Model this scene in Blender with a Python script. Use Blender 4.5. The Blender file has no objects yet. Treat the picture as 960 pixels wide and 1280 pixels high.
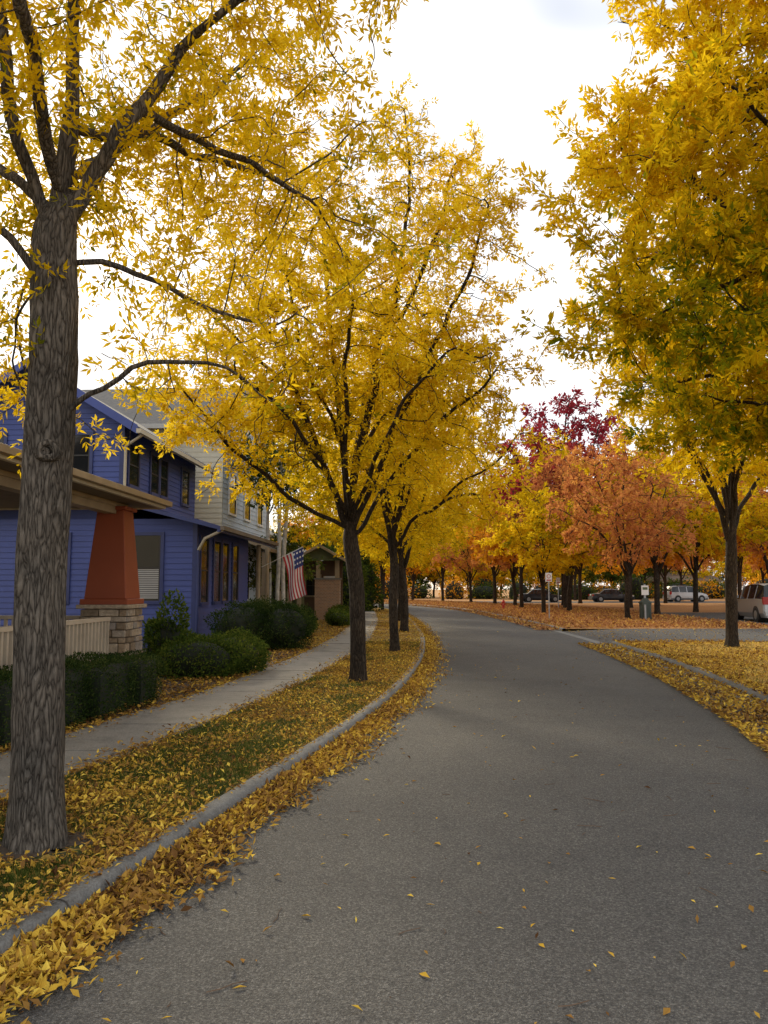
import bpy, math, random, time
import numpy as np
from mathutils import Vector, Matrix
T0=time.time()
rng=np.random.default_rng(7); random.seed(7)
sc=bpy.context.scene
def link(o): sc.collection.objects.link(o); return o
# ---------------------------------------------------------------- materials
def newmat(name):
    m=bpy.data.materials.new(name); m.use_nodes=True; nt=m.node_tree
    b=nt.nodes['Principled BSDF']; return m,nt,b
def ramp(nt,stops,interp='LINEAR'):
    r=nt.nodes.new('ShaderNodeValToRGB'); cr=r.color_ramp; cr.interpolation=interp
    while len(cr.elements)>1: cr.elements.remove(cr.elements[-1])
    cr.elements[0].position=stops[0][0]; cr.elements[0].color=(*stops[0][1],1)
    for p,c in stops[1:]:
        e=cr.elements.new(p); e.color=(*c,1)
    return r
def coords(nt,scale=(1,1,1),kind='Object'):
    tc=nt.nodes.new('ShaderNodeTexCoord'); mp=nt.nodes.new('ShaderNodeMapping')
    mp.inputs['Scale'].default_value=scale
    nt.links.new(tc.outputs[kind],mp.inputs['Vector']); return mp.outputs['Vector']
def noise(nt,vec,scale,detail=4,rough=.55):
    n=nt.nodes.new('ShaderNodeTexNoise'); n.inputs['Scale'].default_value=scale
    n.inputs['Detail'].default_value=detail; n.inputs['Roughness'].default_value=rough
    nt.links.new(vec,n.inputs['Vector']); return n.outputs['Fac']
def mixc(nt,fac,a,b,mode='MIX'):
    m=nt.nodes.new('ShaderNodeMix'); m.data_type='RGBA'; m.blend_type=mode
    for s,v in ((0,fac),(6,a),(7,b)):
        if hasattr(v,'links'): nt.links.new(v,m.inputs[s])
        else: m.inputs[s].default_value=v if s==0 else (*v,1)
    return m.outputs[2]
def bump(nt,b,h,strength=.5,dist=.01):
    n=nt.nodes.new('ShaderNodeBump'); n.inputs['Strength'].default_value=strength; n.inputs['Distance'].default_value=dist
    nt.links.new(h,n.inputs['Height']); nt.links.new(n.outputs[0],b.inputs['Normal'])
def setc(nt,b,c): nt.links.new(c,b.inputs['Base Color'])
def paint(name,col,rough=.6,var=.18,scale=3,bs=.15,metal=0):
    m,nt,b=newmat(name); v=coords(nt)
    f=noise(nt,v,scale,3); r=ramp(nt,[(.25,tuple(c*(1-var) for c in col)),(.75,tuple(min(1,c*(1+var)) for c in col))])
    nt.links.new(f,r.inputs[0]); setc(nt,b,r.outputs[0]); b.inputs['Roughness'].default_value=rough
    b.inputs['Metallic'].default_value=metal
    bump(nt,b,noise(nt,v,60,1),bs,.004); return m
def leafmat(name,stops,trans=.45,tint=1.15):
    m,nt,b=newmat(name)
    nt.nodes.remove(b)
    a=nt.nodes.new('ShaderNodeAttribute'); a.attribute_name='rnd'
    r=ramp(nt,stops); nt.links.new(a.outputs['Fac'],r.inputs[0])
    df=nt.nodes.new('ShaderNodeBsdfDiffuse'); nt.links.new(r.outputs[0],df.inputs[0])
    tr=nt.nodes.new('ShaderNodeBsdfTranslucent'); nt.links.new(r.outputs[0],tr.inputs[0])
    mx=nt.nodes.new('ShaderNodeMixShader'); mx.inputs[0].default_value=trans
    out=nt.nodes['Material Output']
    nt.links.new(df.outputs[0],mx.inputs[1]); nt.links.new(tr.outputs[0],mx.inputs[2]); nt.links.new(mx.outputs[0],out.inputs[0])
    return m
def barkmat(name,dark,light,sc_=1.):
    m,nt,b=newmat(name)
    v=coords(nt,(14*sc_,14*sc_,2.6*sc_))
    nz=nt.nodes.new('ShaderNodeTexNoise'); nz.inputs['Scale'].default_value=.6; nz.inputs['Detail'].default_value=3
    nt.links.new(v,nz.inputs['Vector'])
    vv=nt.nodes.new('ShaderNodeVectorMath'); vv.operation='MULTIPLY_ADD'; vv.inputs[1].default_value=(2.6,2.6,2.6)
    nt.links.new(nz.outputs['Color'],vv.inputs[0]); nt.links.new(v,vv.inputs[2])
    vo=nt.nodes.new('ShaderNodeTexVoronoi'); vo.feature='DISTANCE_TO_EDGE'; vo.inputs['Scale'].default_value=1.8
    nt.links.new(vv.outputs[0],vo.inputs['Vector'])
    v2=coords(nt,(45,45,10)); n2=noise(nt,v2,1.8,3,.7)
    mth=nt.nodes.new('ShaderNodeMath'); mth.operation='MULTIPLY_ADD'; mth.inputs[1].default_value=.42
    nt.links.new(n2,mth.inputs[0]); nt.links.new(vo.outputs['Distance'],mth.inputs[2])
    r=ramp(nt,[(.18,dark),(.33,tuple((d+l)/2 for d,l in zip(dark,light))),(.6,light)]); nt.links.new(mth.outputs[0],r.inputs[0])
    v3=coords(nt); n3=noise(nt,v3,2.5,3)
    r3=ramp(nt,[(.3,(.66,.66,.64)),(.7,(1.2,1.15,1.05))]); nt.links.new(n3,r3.inputs[0])
    setc(nt,b,mixc(nt,1.,r.outputs[0],r3.outputs[0],'MULTIPLY')); b.inputs['Roughness'].default_value=.9
    b.inputs['Specular IOR Level'].default_value=.2
    bump(nt,b,mth.outputs[0],1.,.035); return m
M={}
M['bark']=barkmat('bark_grey',(.026,.022,.019),(.19,.17,.152),1.3)
M['bark_dark']=barkmat('bark_dark',(.015,.011,.008),(.08,.062,.047),1.2)
M['birch']=paint('birch_bark',(.5,.48,.44),.7,.4,6)
M['leaf_y']=leafmat('leaf_yellow',[(0,(.17,.19,.012)),(.13,(.40,.34,.012)),(.35,(.66,.45,.010)),(.68,(.82,.58,.015)),(1,(.90,.71,.05))],.58)
M['leaf_g']=leafmat('leaf_gold_green',[(0,(.10,.15,.008)),(.2,(.27,.28,.010)),(.4,(.57,.41,.008)),(.7,(.76,.52,.010)),(1,(.87,.65,.02))],.58)
M['leaf_o']=leafmat('leaf_orange',[(0,(.42,.13,.015)),(.4,(.66,.29,.02)),(.75,(.80,.43,.025)),(1,(.84,.55,.035))],.52)
M['leaf_r']=leafmat('leaf_crimson',[(0,(.15,.012,.025)),(.5,(.36,.035,.055)),(.85,(.50,.09,.06)),(1,(.55,.2,.05))],.52)
M['leaf_p']=leafmat('leaf_salmon',[(0,(.38,.12,.05)),(.5,(.60,.25,.08)),(1,(.74,.42,.08))],.52)
M['leaf_gr']=leafmat('leaf_green',[(0,(.03,.05,.01)),(.5,(.07,.11,.02)),(1,(.18,.20,.03))],.35)
M['leaf_dk']=leafmat('leaf_hedge',[(0,(.014,.028,.009)),(.6,(.040,.068,.018)),(1,(.11,.13,.035))],.25)
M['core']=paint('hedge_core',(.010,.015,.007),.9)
M['litter']=leafmat('fallen_leaves',[(0,(.09,.045,.02)),(.22,(.23,.12,.04)),(.5,(.42,.24,.055)),(.75,(.60,.38,.05)),(1,(.80,.58,.10))],.1)
M['litter_b']=leafmat('fallen_leaves_brown',[(0,(.16,.07,.035)),(.4,(.38,.18,.08)),(.75,(.54,.29,.11)),(1,(.68,.43,.10))],.1)
M['grassb']=leafmat('grass_blades',[(0,(.035,.06,.012)),(.6,(.075,.105,.02)),(1,(.19,.18,.05))],.3)

def groundmat(name,g1,g2,l1,l2,l3,cover=.5,dirt=(.09,.06,.035)):
    m,nt,b=newmat(name); v=coords(nt)
    gr=ramp(nt,[(.3,g1),(.5,dirt),(.7,g2)]); nt.links.new(noise(nt,v,9,4,.7),gr.inputs[0])
    vo=nt.nodes.new('ShaderNodeTexVoronoi'); vo.inputs['Scale'].default_value=17; nt.links.new(v,vo.inputs['Vector'])
    sep=nt.nodes.new('ShaderNodeSeparateColor'); nt.links.new(vo.outputs['Color'],sep.inputs[0])
    lr=ramp(nt,[(0,l1),(.5,l2),(1,l3)]); nt.links.new(sep.outputs[0],lr.inputs[0])
    n=noise(nt,v,1.1,3,.6)
    ad=nt.nodes.new('ShaderNodeMath'); ad.operation='MULTIPLY_ADD'; ad.inputs[1].default_value=.55; nt.links.new(sep.outputs[1],ad.inputs[0]); nt.links.new(n,ad.inputs[2])
    mr=ramp(nt,[(max(0,.95-cover*.75),(0,0,0)),(min(1,1.0-cover*.75+.05),(1,1,1))]); nt.links.new(ad.outputs[0],mr.inputs[0])
    setc(nt,b,mixc(nt,mr.outputs[0],gr.outputs[0],lr.outputs[0])); b.inputs['Roughness'].default_value=.95
    b.inputs['Specular IOR Level'].default_value=.1
    return m
M['verge']=groundmat('verge_grass',(.035,.055,.015),(.07,.085,.022),(.15,.09,.035),(.30,.19,.05),(.42,.29,.06),.40,(.06,.055,.028))
M['lawn']=groundmat('lawn_leafy',(.05,.07,.02),(.09,.10,.03),(.26,.14,.04),(.44,.26,.05),(.58,.38,.06),.68)
M['lawn_b']=groundmat('lawn_brown_leaves',(.08,.07,.03),(.13,.09,.045),(.26,.13,.06),(.40,.21,.09),(.52,.31,.11),.85)
def asphalt():
    m,nt,b=newmat('asphalt'); v=coords(nt)
    r1=ramp(nt,[(.28,(.026,.026,.027)),(.5,(.074,.072,.070)),(.66,(.17,.165,.155)),(.76,(.34,.33,.31))]); nt.links.new(noise(nt,v,85,2,.9),r1.inputs[0])
    r2=ramp(nt,[(.3,(.82,.82,.83)),(.7,(1.12,1.11,1.08))]); nt.links.new(noise(nt,v,.9,5,.7),r2.inputs[0])
    c=mixc(nt,1.,r1.outputs[0],r2.outputs[0],'MULTIPLY')
    setc(nt,b,c); b.inputs['Roughness'].default_value=.8; b.inputs['Specular IOR Level'].default_value=.3
    bump(nt,b,noise(nt,v,110,1,.7),.9,.014); return m
M['asphalt']=asphalt()
def concrete(name,col):
    m,nt,b=newmat(name); v=coords(nt)
    r=ramp(nt,[(.25,tuple(c*.55 for c in col)),(.5,col),(.8,tuple(c*1.25 for c in col))]); nt.links.new(noise(nt,v,2.2,6,.75),r.inputs[0])
    r2=ramp(nt,[(.35,(.72,.71,.69)),(.6,(1.1,1.1,1.1))]); nt.links.new(noise(nt,v,70,2,.7),r2.inputs[0])
    setc(nt,b,mixc(nt,1.,r.outputs[0],r2.outputs[0],'MULTIPLY')); b.inputs['Roughness'].default_value=.9
    bump(nt,b,noise(nt,v,90,2,.7),.5,.008); return m
M['curb']=concrete('curb_concrete',(.175,.175,.17))
M['walk']=concrete('sidewalk_concrete',(.225,.21,.185))
M['joint']=concrete('joint_dark',(.07,.065,.06))
M['blue']=paint('blue_siding_paint',(.044,.070,.265),.55,.10,1.5)
M['navy']=paint('navy_trim',(.028,.042,.15),.5)
M['blacktrim']=paint('dark_window_frame',(.02,.018,.018),.5)
M['rust']=paint('rust_pillar_paint',(.26,.055,.018),.6,.12,2)
M['cream']=paint('cream_paint',(.50,.45,.34),.6,.08,2)
M['tan']=paint('tan_trim',(.33,.26,.17),.6)
M['beige']=paint('beige_rail_paint',(.50,.42,.32),.6)
M['white']=paint('white_paint',(.72,.72,.7),.5,.05)
M['creamwall']=paint('cream_stucco',(.66,.62,.50),.8,.06)
M['palewall']=paint('pale_blue_siding',(.45,.53,.62),.7,.06)
M['soffit']=paint('soffit',(.16,.13,.10),.8)
def shingle():
    m,nt,b=newmat('roof_shingles'); v=coords(nt)
    br=nt.nodes.new('ShaderNodeTexBrick'); br.inputs['Scale'].default_value=4
    br.inputs['Color1'].default_value=(.075,.075,.08,1); br.inputs['Color2'].default_value=(.13,.125,.12,1); br.inputs['Mortar'].default_value=(.03,.03,.03,1)
    br.inputs['Mortar Size'].default_value=.02; nt.links.new(v,br.inputs['Vector']); setc(nt,b,br.outputs['Color']); b.inputs['Roughness'].default_value=.9
    return m
M['shingle']=shingle()
def glass():
    m,nt,b=newmat('window_glass'); b.inputs['Base Color'].default_value=(.012,.014,.017,1); b.inputs['Roughness'].default_value=.08
    v=coords(nt); bump(nt,b,noise(nt,v,1.5,2),.08,.05); return m
M['glass']=glass()
M['blind']=paint('blinds',(.36,.36,.36),.6,.05)
def stone():
    m,nt,b=newmat('stone'); v=coords(nt)
    a=nt.nodes.new('ShaderNodeAttribute'); a.attribute_name='rnd'
    r=ramp(nt,[(0,(.20,.15,.10)),(.35,(.34,.25,.16)),(.7,(.42,.34,.25)),(1,(.27,.24,.22))]); nt.links.new(a.outputs['Fac'],r.inputs[0])
    r2=ramp(nt,[(.3,(.6,.6,.6)),(.7,(1.2,1.2,1.2))]); nt.links.new(noise(nt,v,14,4,.7),r2.inputs[0])
    setc(nt,b,mixc(nt,1.,r.outputs[0],r2.outputs[0],'MULTIPLY')); b.inputs['Roughness'].default_value=.9
    bump(nt,b,noise(nt,v,25,3,.7),.8,.02); return m
M['stone']=stone()
def brick():
    m,nt,b=newmat('brick'); tc=coords(nt)
    mp=nt.nodes.new('ShaderNodeMapping'); mp.inputs['Rotation'].default_value=(math.radians(90),0,0); nt.links.new(tc,mp.inputs['Vector'])
    br=nt.nodes.new('ShaderNodeTexBrick'); br.inputs['Scale'].default_value=3.5
    br.inputs['Color1'].default_value=(.36,.20,.11,1); br.inputs['Color2'].default_value=(.26,.16,.10,1); br.inputs['Mortar'].default_value=(.33,.3,.26,1)
    nt.links.new(mp.outputs[0],br.inputs['Vector']); setc(nt,b,br.outputs['Color']); b.inputs['Roughness'].default_value=.9; return m
M['brick']=brick()
M['olive']=paint('olive_paint',(.10,.13,.06),.6)
M['brown']=paint('brown_wood',(.12,.07,.04),.7)
M['metal']=paint('galvanised_metal',(.3,.31,.32),.4,.1,3,.1,.7)
M['rubber']=paint('tyre_rubber',(.02,.02,.02),.8)
M['red']=paint('sign_red',(.45,.03,.02),.5)
M['flagred']=paint('flag_red',(.48,.035,.04),.8)
M['flagblue']=paint('flag_blue',(.03,.045,.18),.8)
M['flagwhite']=paint('flag_white',(.72,.7,.68),.8)
M['green_can']=paint('green_bin',(.05,.07,.06),.6)
M['lamp_red']=paint('tail_lamp',(.35,.01,.01),.2)
M['mulch']=paint('mulch',(.06,.042,.028),.95,.5,20,1.)
def carpaint(n,c):
    m,nt,b=newmat(n); v=coords(nt); f=noise(nt,v,5,2); r=ramp(nt,[(.3,tuple(x*.93 for x in c)),(.7,c)]); nt.links.new(f,r.inputs[0]); setc(nt,b,r.outputs[0])
    b.inputs['Metallic'].default_value=.5; b.inputs['Roughness'].default_value=.3; b.inputs['Coat Weight'].default_value=.6; return m
M['silver']=carpaint('car_paint_silver',(.42,.42,.43)); M['carblack']=carpaint('car_paint_dark',(.03,.035,.045)); M['carwhite']=carpaint('car_paint_white',(.6,.6,.6))

# ---------------------------------------------------------------- quad mesh builder (numpy)
def quadmesh(name,V,F,mi,mats,rnd=None,smooth=None):
    V=np.asarray(V,dtype=np.float32); F=np.asarray(F,dtype=np.int32)
    me=bpy.data.meshes.new(name); me.vertices.add(len(V)); me.vertices.foreach_set('co',V.ravel())
    me.loops.add(F.size); me.loops.foreach_set('vertex_index',F.ravel())
    me.polygons.add(len(F)); me.polygons.foreach_set('loop_start',np.arange(0,F.size,4,dtype=np.int32))
    me.polygons.foreach_set('material_index',np.asarray(mi,dtype=np.int32))
    if smooth is not None: me.polygons.foreach_set('use_smooth',np.asarray(smooth,dtype=bool))
    else: me.polygons.foreach_set('use_smooth',np.zeros(len(F),dtype=bool))
    me.update(calc_edges=True)
    if rnd is not None:
        a=me.attributes.new('rnd','FLOAT','FACE'); a.data.foreach_set('value',np.asarray(rnd,dtype=np.float32))
    for m in mats: me.materials.append(m)
    return me
def nrm(a): return a/np.maximum(np.linalg.norm(a,axis=-1,keepdims=True),1e-9)
def leafquads(B,D,L,W,rg,fold=.25,up=None):
    n=len(B); R=rg.normal(size=(n,3)) if up is None else up
    S=nrm(np.cross(D,R)); Nn=np.cross(S,D)
    L=np.asarray(L)[:,None]; W=np.asarray(W)[:,None]
    mid=B+D*L*.45+Nn*fold*W
    V=np.stack([B,mid+S*W*.5,B+D*L,mid-S*W*.5],1).reshape(-1,3)
    F=np.arange(4*n).reshape(n,4); return V,F
def lowfreq(P,s,seed):
    r=np.random.default_rng(seed); out=np.zeros(len(P))
    for i in range(5):
        k=r.normal(size=3)*s; out+=np.sin(P@k+r.uniform(0,6.28))
    return out/2.2
# ---------------------------------------------------------------- tree growing
def resample(poly,step):
    poly=np.array(poly,float); out=[poly[0]]
    P=np.vstack([2*poly[0]-poly[1],poly,2*poly[-1]-poly[-2]])
    for i in range(1,len(P)-2):
        L=np.linalg.norm(P[i+1]-P[i]); k=max(1,int(round(L/step)))
        for j in range(1,k+1):
            t=j/k; p0,p1,p2,p3=P[i-1],P[i],P[i+1],P[i+2]
            out.append(.5*((2*p1)+(-p0+p2)*t+(2*p0-5*p1+4*p2-p3)*t*t+(-p0+3*p1-3*p2+p3)*t**3))
    return np.array(out)
def grow(polys,A,step,infl,kill,iters,rg,jit=.25,droop=0.):
    pos=[];par=[]
    for pi,poly in enumerate(polys):
        pts=resample(poly,step)
        if pi>0:
            d=np.linalg.norm(np.array(pos)-pts[0],axis=1); last=int(np.argmin(d)); pts=pts[1:]
        else: last=-1
        wob=np.zeros(3)
        for q,p in enumerate(pts):
            wob=wob*.75+rg.normal(size=3)*step*.19
            pos.append(p+(wob if pi>0 else wob*.15)); par.append(last); last=len(pos)-1
    pos=np.array(pos); par=list(par)
    nch=np.zeros(200000,int)
    for p in par:
        if p>=0: nch[p]+=1
    best=np.full(len(A),1e9); bi=np.zeros(len(A),int)
    def upd(lo):
        nonlocal best,bi
        new=pos[lo:]
        for c in range(0,len(new),400):
            d=np.linalg.norm(A[:,None,:]-new[None,c:c+400,:],axis=2); k=d.argmin(1); dm=d[np.arange(len(A)),k]
            m=dm<best; best[m]=dm[m]; bi[m]=k[m]+lo+c
    upd(0)
    for it in range(iters):
        keep=best>kill; A=A[keep];best=best[keep];bi=bi[keep]
        m=best<infl
        if m.sum()==0: break
        D=nrm(A[m]-pos[bi[m]]); acc=np.zeros((len(pos),3)); np.add.at(acc,bi[m],D)
        idx=np.unique(bi[m]); idx=idx[nch[idx]<4]
        if len(idx)==0: break
        d=nrm(nrm(acc[idx])+rg.normal(size=(len(idx),3))*jit+np.array([0,0,-droop]))
        lo=len(pos); pos=np.vstack([pos,pos[idx]+d*step*rg.uniform(.8,1.15,size=(len(idx),1))]); par+=list(idx); nch[idx]+=1
        upd(lo)
    return pos,np.array(par)
def tubes(pos,par,R,r0,flare=0):
    n=len(pos); kids=[[] for _ in range(n)]
    for i,p in enumerate(par):
        if p>=0: kids[p].append(i)
    ntip=sum(1 for k in kids if not k)
    e=min(2.6,max(1.5,math.log(max(ntip,2))/math.log(R/r0)))
    s=np.zeros(n)
    for i in range(n-1,-1,-1):
        if not kids[i]: s[i]=r0**e
        if par[i]>=0: s[par[i]]+=s[i]
    r=s**(1/e); r=r0+(r-r0)*(R-r0)/(r[0]-r0)
    V=[];F=[];off=0
    stack=[(0,None)]
    while stack:
        i,pr=stack.pop(); ch=[i]; j=i
        while kids[j]:
            ks=sorted(kids[j],key=lambda q:-r[q])
            for q in ks[1:]: stack.append((q,j))
            j=ks[0]; ch.append(j)
        P=pos[ch]; rr=r[ch].copy()
        if pr is not None: P=np.vstack([pos[pr],P]); rr=np.concatenate([[rr[0]],rr])
        if len(P)<2: continue
        if len(P)>4:
            Q=P.copy(); Q[1:-1]=.25*P[:-2]+.5*P[1:-1]+.25*P[2:]; P=Q
            if len(rr)>6: rr[1:-1]=.25*rr[:-2]+.5*rr[1:-1]+.25*rr[2:]
        k=28 if rr[0]>.1 else (8 if rr[0]>.03 else (5 if rr[0]>.012 else 3))
        Tn=nrm(np.gradient(P,axis=0)); u=np.cross(Tn[0],[.3,1,.2]); u/=np.linalg.norm(u)
        th=np.linspace(0,2*math.pi,k,endpoint=False)
        for a in range(len(P)):
            u=u-Tn[a]*(u@Tn[a]); u/=max(np.linalg.norm(u),1e-6); w=np.cross(Tn[a],u)
            ra=rr[a]
            if flare and pr is None:
                h=P[a][2]; ra=ra*(1+flare*math.exp(-max(h,0)/.14))
            rad=np.full(k,ra)
            if k>=24:
                rad=ra*(1+.04*np.sin(3*th+P[a][2]*1.3)+.035*np.sin(5*th-P[a][2]*2)+(flare*.3*math.exp(-max(P[a][2],0)/.2))*np.sin(4*th+1)+rng.normal(0,.013,k))
            V.append(P[a]+np.outer(rad*np.cos(th),u)+np.outer(rad*np.sin(th),w))
        for a in range(len(P)-1):
            b0=off+a*k; q=np.arange(k); q2=(q+1)%k
            F.append(np.stack([b0+q,b0+q2,b0+k+q2,b0+k+q],1))
        off+=k*len(P)
    return np.vstack(V),np.vstack(F),r,kids
def make_tree(polys,A,seed,R,r0=.004,step=.16,infl=1.5,kill=.22,iters=70,per=3,leaf=(.075,.028),tipr=.011,pinn=5,dens_clump=.5,flare=.35,bias=0.,droop=.0,clen=.22):
    rg=np.random.default_rng(seed)
    pos,par=grow(polys,A,step,infl,kill,iters,rg,droop=droop)
    V,F,r,kids=tubes(pos,par,R,r0,flare)
    tw=np.where(r<tipr)[0]; tw=tw[tw>len(resample(polys[0],step))]
    P=pos[tw]
    par_=par[tw]; dirn=nrm(P-pos[np.maximum(par_,0)])
    lf=lowfreq(P,1.3,seed+5)
    cnt=rg.poisson(per*np.clip(1+dens_clump*lf,.08,2.2))
    idx=np.repeat(np.arange(len(P)),cnt)
    B=P[idx]+rg.normal(size=(len(idx),3))*.04-dirn[idx]*rg.uniform(0,step,size=(len(idx),1))
    D=nrm(dirn[idx]*.8+rg.normal(size=(len(idx),3))*.65+np.array([0,0,-.15]))
    S=nrm(np.cross(D,rg.normal(size=(len(idx),3))))
    val=np.clip(.52+bias+.20*lowfreq(B,.9,seed+9)+rg.normal(size=len(idx))*.16,0,1)
    Vs=[V];Fs=[F];off=len(V);rn=[np.zeros(len(F))]
    CL=clen*rg.uniform(.7,1.2,size=len(idx))
    specs=[(1.,0)] if pinn==1 else ([(.75,0),(.6,1),(.6,-1)] if pinn==3 else [(.8,0),(.72,1),(.72,-1),(.42,1),(.42,-1)])
    for (t,sd) in specs:
        b=B+D*(CL*t)[:,None] if pinn>1 else B
        d=nrm(D*(1 if sd==0 else .75)+S*sd*.8+rg.normal(size=D.shape)*.22)
        v,f=leafquads(b,d,leaf[0]*rg.uniform(.75,1.3,len(b)),leaf[1]*rg.uniform(.8,1.25,len(b)),rg)
        Vs.append(v);Fs.append(f+off);off+=len(v);rn.append(np.clip(val+rg.normal(size=len(b))*.06,0,1))
    nf=len(F); tot=sum(len(f) for f in Fs)
    mi=np.ones(tot,int); mi[:nf]=0; sm=np.zeros(tot,bool); sm[:nf]=True
    print('tree',seed,'nodes',len(pos),'leaves',tot-nf,'t=%.1f'%(time.time()-T0))
    return np.vstack(Vs),np.vstack(Fs),mi,np.concatenate(rn),sm
def around(polys,n,sig,rg,t0=.35,zs=1.):
    out=[]
    Ls=[np.linalg.norm(np.diff(np.array(p),axis=0),axis=1).sum() for p in polys]; tot=sum(Ls)
    for p,L in zip(polys,Ls):
        k=int(n*L/tot); q=resample(p,.1); i=(t0+(1-t0)*rg.random(k)**.8)*(len(q)-1)
        t=i/(len(q)-1); c=q[i.astype(int)]
        s=sig*(.55+.6*t)
        out.append(c+rg.normal(size=(k,3))*s[:,None]*np.array([1,1,zs]))
    return np.vstack(out)
def tree_obj(name,me,loc,rot=0,scale=1,mats=None):
    o=bpy.data.objects.new(name,me); link(o); o.location=loc; o.rotation_euler=(0,0,rot)
    o.scale=scale if hasattr(scale,'__len__') else (scale,)*3
    if mats:
        for i,m in enumerate(mats):
            o.material_slots[i].link='OBJECT'; o.material_slots[i].material=m
    return o
def rel(polys,o): return [[(a-o[0],b-o[1],c) for a,b,c in p] for p in polys]
O1=(-2.18,5.19)
tr1=[(-2.18,5.19,-.05),(-2.19,5.19,.6),(-2.23,5.2,1.78),(-2.2,5.2,3.1),(-2.21,5.2,3.99),(-2.16,5.25,4.78),(-2.2,5.35,5.66),(-2.15,5.4,7.2),(-2.0,5.4,9.)]
L1=[[(-2.21,5.2,3.99),(-2.36,5.1,4.4),(-2.47,5.0,5.07),(-2.62,4.9,5.96),(-2.8,4.8,8.)],
 [(-2.2,5.2,3.95),(-2.0,5.25,4.43),(-1.75,5.3,4.95),(-1.38,5.4,5.54),(-1.0,5.5,6.1),(-.7,5.6,7.0)],
 [(-2.18,5.2,3.75),(-1.9,5.25,3.83),(-1.5,5.3,3.72),(-1.1,5.35,3.52),(-.72,5.4,3.38)],
 [(-2.15,5.2,2.68),(-2.0,5.15,2.8),(-1.74,5.2,2.96),(-1.43,5.25,3.10),(-1.05,5.3,3.07),(-.85,5.3,2.92)],
 [(-2.22,5.2,3.55),(-2.58,5.1,4.0),(-3.2,5.0,4.5),(-3.8,5.,5.2)],
 [(-2.2,5.2,4.1),(-2.62,5.4,4.5),(-3.3,5.8,5.2),(-4.,6.2,6.5)],
 [(-2.2,5.2,4.1),(-2.1,5.9,4.9),(-1.7,6.9,6.),(-1.4,7.6,7.0)],
 [(-2.2,5.3,4.8),(-1.9,6.1,5.2),(-1.3,7.2,5.5),(-.9,8.,5.7)],
 [(-1.75,5.3,4.95),(-1.5,5.7,5.0),(-1.1,6.3,5.0),(-.6,6.9,5.0)],
 [(-2.2,5.3,4.2),(-2.2,4.4,5.),(-2.3,3.6,6.),(-2.4,3.,7.)],
 [(-2.2,5.3,5.5),(-2.0,4.9,6.3),(-1.6,4.4,7.3)],
 [(-1.5,5.35,5.35),(-.9,5.3,5.8),(-.3,5.3,6.0),(.35,5.3,6.02)],
 [(-2.2,5.3,4.3),(-2.5,6.2,4.9),(-2.7,7.2,5.6),(-2.8,8.,6.4)]]
L1=rel(L1,O1); tr1=rel([tr1],O1)[0]
rg=np.random.default_rng(11)
dens=[L1[i] for i in (0,1,4,5,6,7,8,9,10,12)]
A=np.vstack([around(dens,1800,.50,rg,.30),around([L1[2],L1[3]],130,.22,rg,.4),around([L1[11]],60,.2,rg,.3)])
A=np.vstack([A,around([[(-3.6+2.18,1.5,3.3),(-2.6+2.18,2.,3.2)]],40,.5,rg,0)])
A=A[A[:,2]>2.7]
V,F,mi,rn,sm=make_tree([tr1]+L1,A,21,.155,.0038,.12,1.1,.165,60,per=3.5,leaf=(.068,.024),tipr=.0085,pinn=5,bias=-.06,clen=.17,flare=.32,dens_clump=.75)
def knot(c,n,R1,r2):
    c=np.array(c); n=nrm(np.array(n,float)); u=nrm(np.cross(n,[0,0,1.])); w=np.cross(n,u)
    k1,k2=20,10; vs=[]
    for i in range(k1):
        a=2*math.pi*i/k1; d=u*math.cos(a)*1.+w*math.sin(a)*.85
        for j in range(k2):
            b=2*math.pi*j/k2; vs.append(c+d*(R1*(1+.1*math.sin(3*a))+r2*math.cos(b))+n*r2*math.sin(b)*1.1)
    fs=[(i*k2+j,((i+1)%k1)*k2+j,((i+1)%k1)*k2+(j+1)%k2,i*k2+(j+1)%k2) for i in range(k1) for j in range(k2)]
    return np.array(vs),np.array(fs)
for c,n,a,b in [((.03,-.132,2.47),(.25,-1,0),.055,.032),((.0,-.128,2.47),(.2,-1,0),.018,.026)]:
    v,f=knot(c,n,a,b); f=f+len(V); V=np.vstack([V,v]); F=np.vstack([F,f]); mi=np.concatenate([mi,np.zeros(len(f),int)]); rn=np.concatenate([rn,np.zeros(len(f))]); sm=np.concatenate([sm,np.ones(len(f),bool)])
tree_obj('ash_tree',quadmesh('ash_tree',V,F,mi,[M['bark'],M['leaf_y']],rn,sm),(O1[0],O1[1],0))
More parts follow.
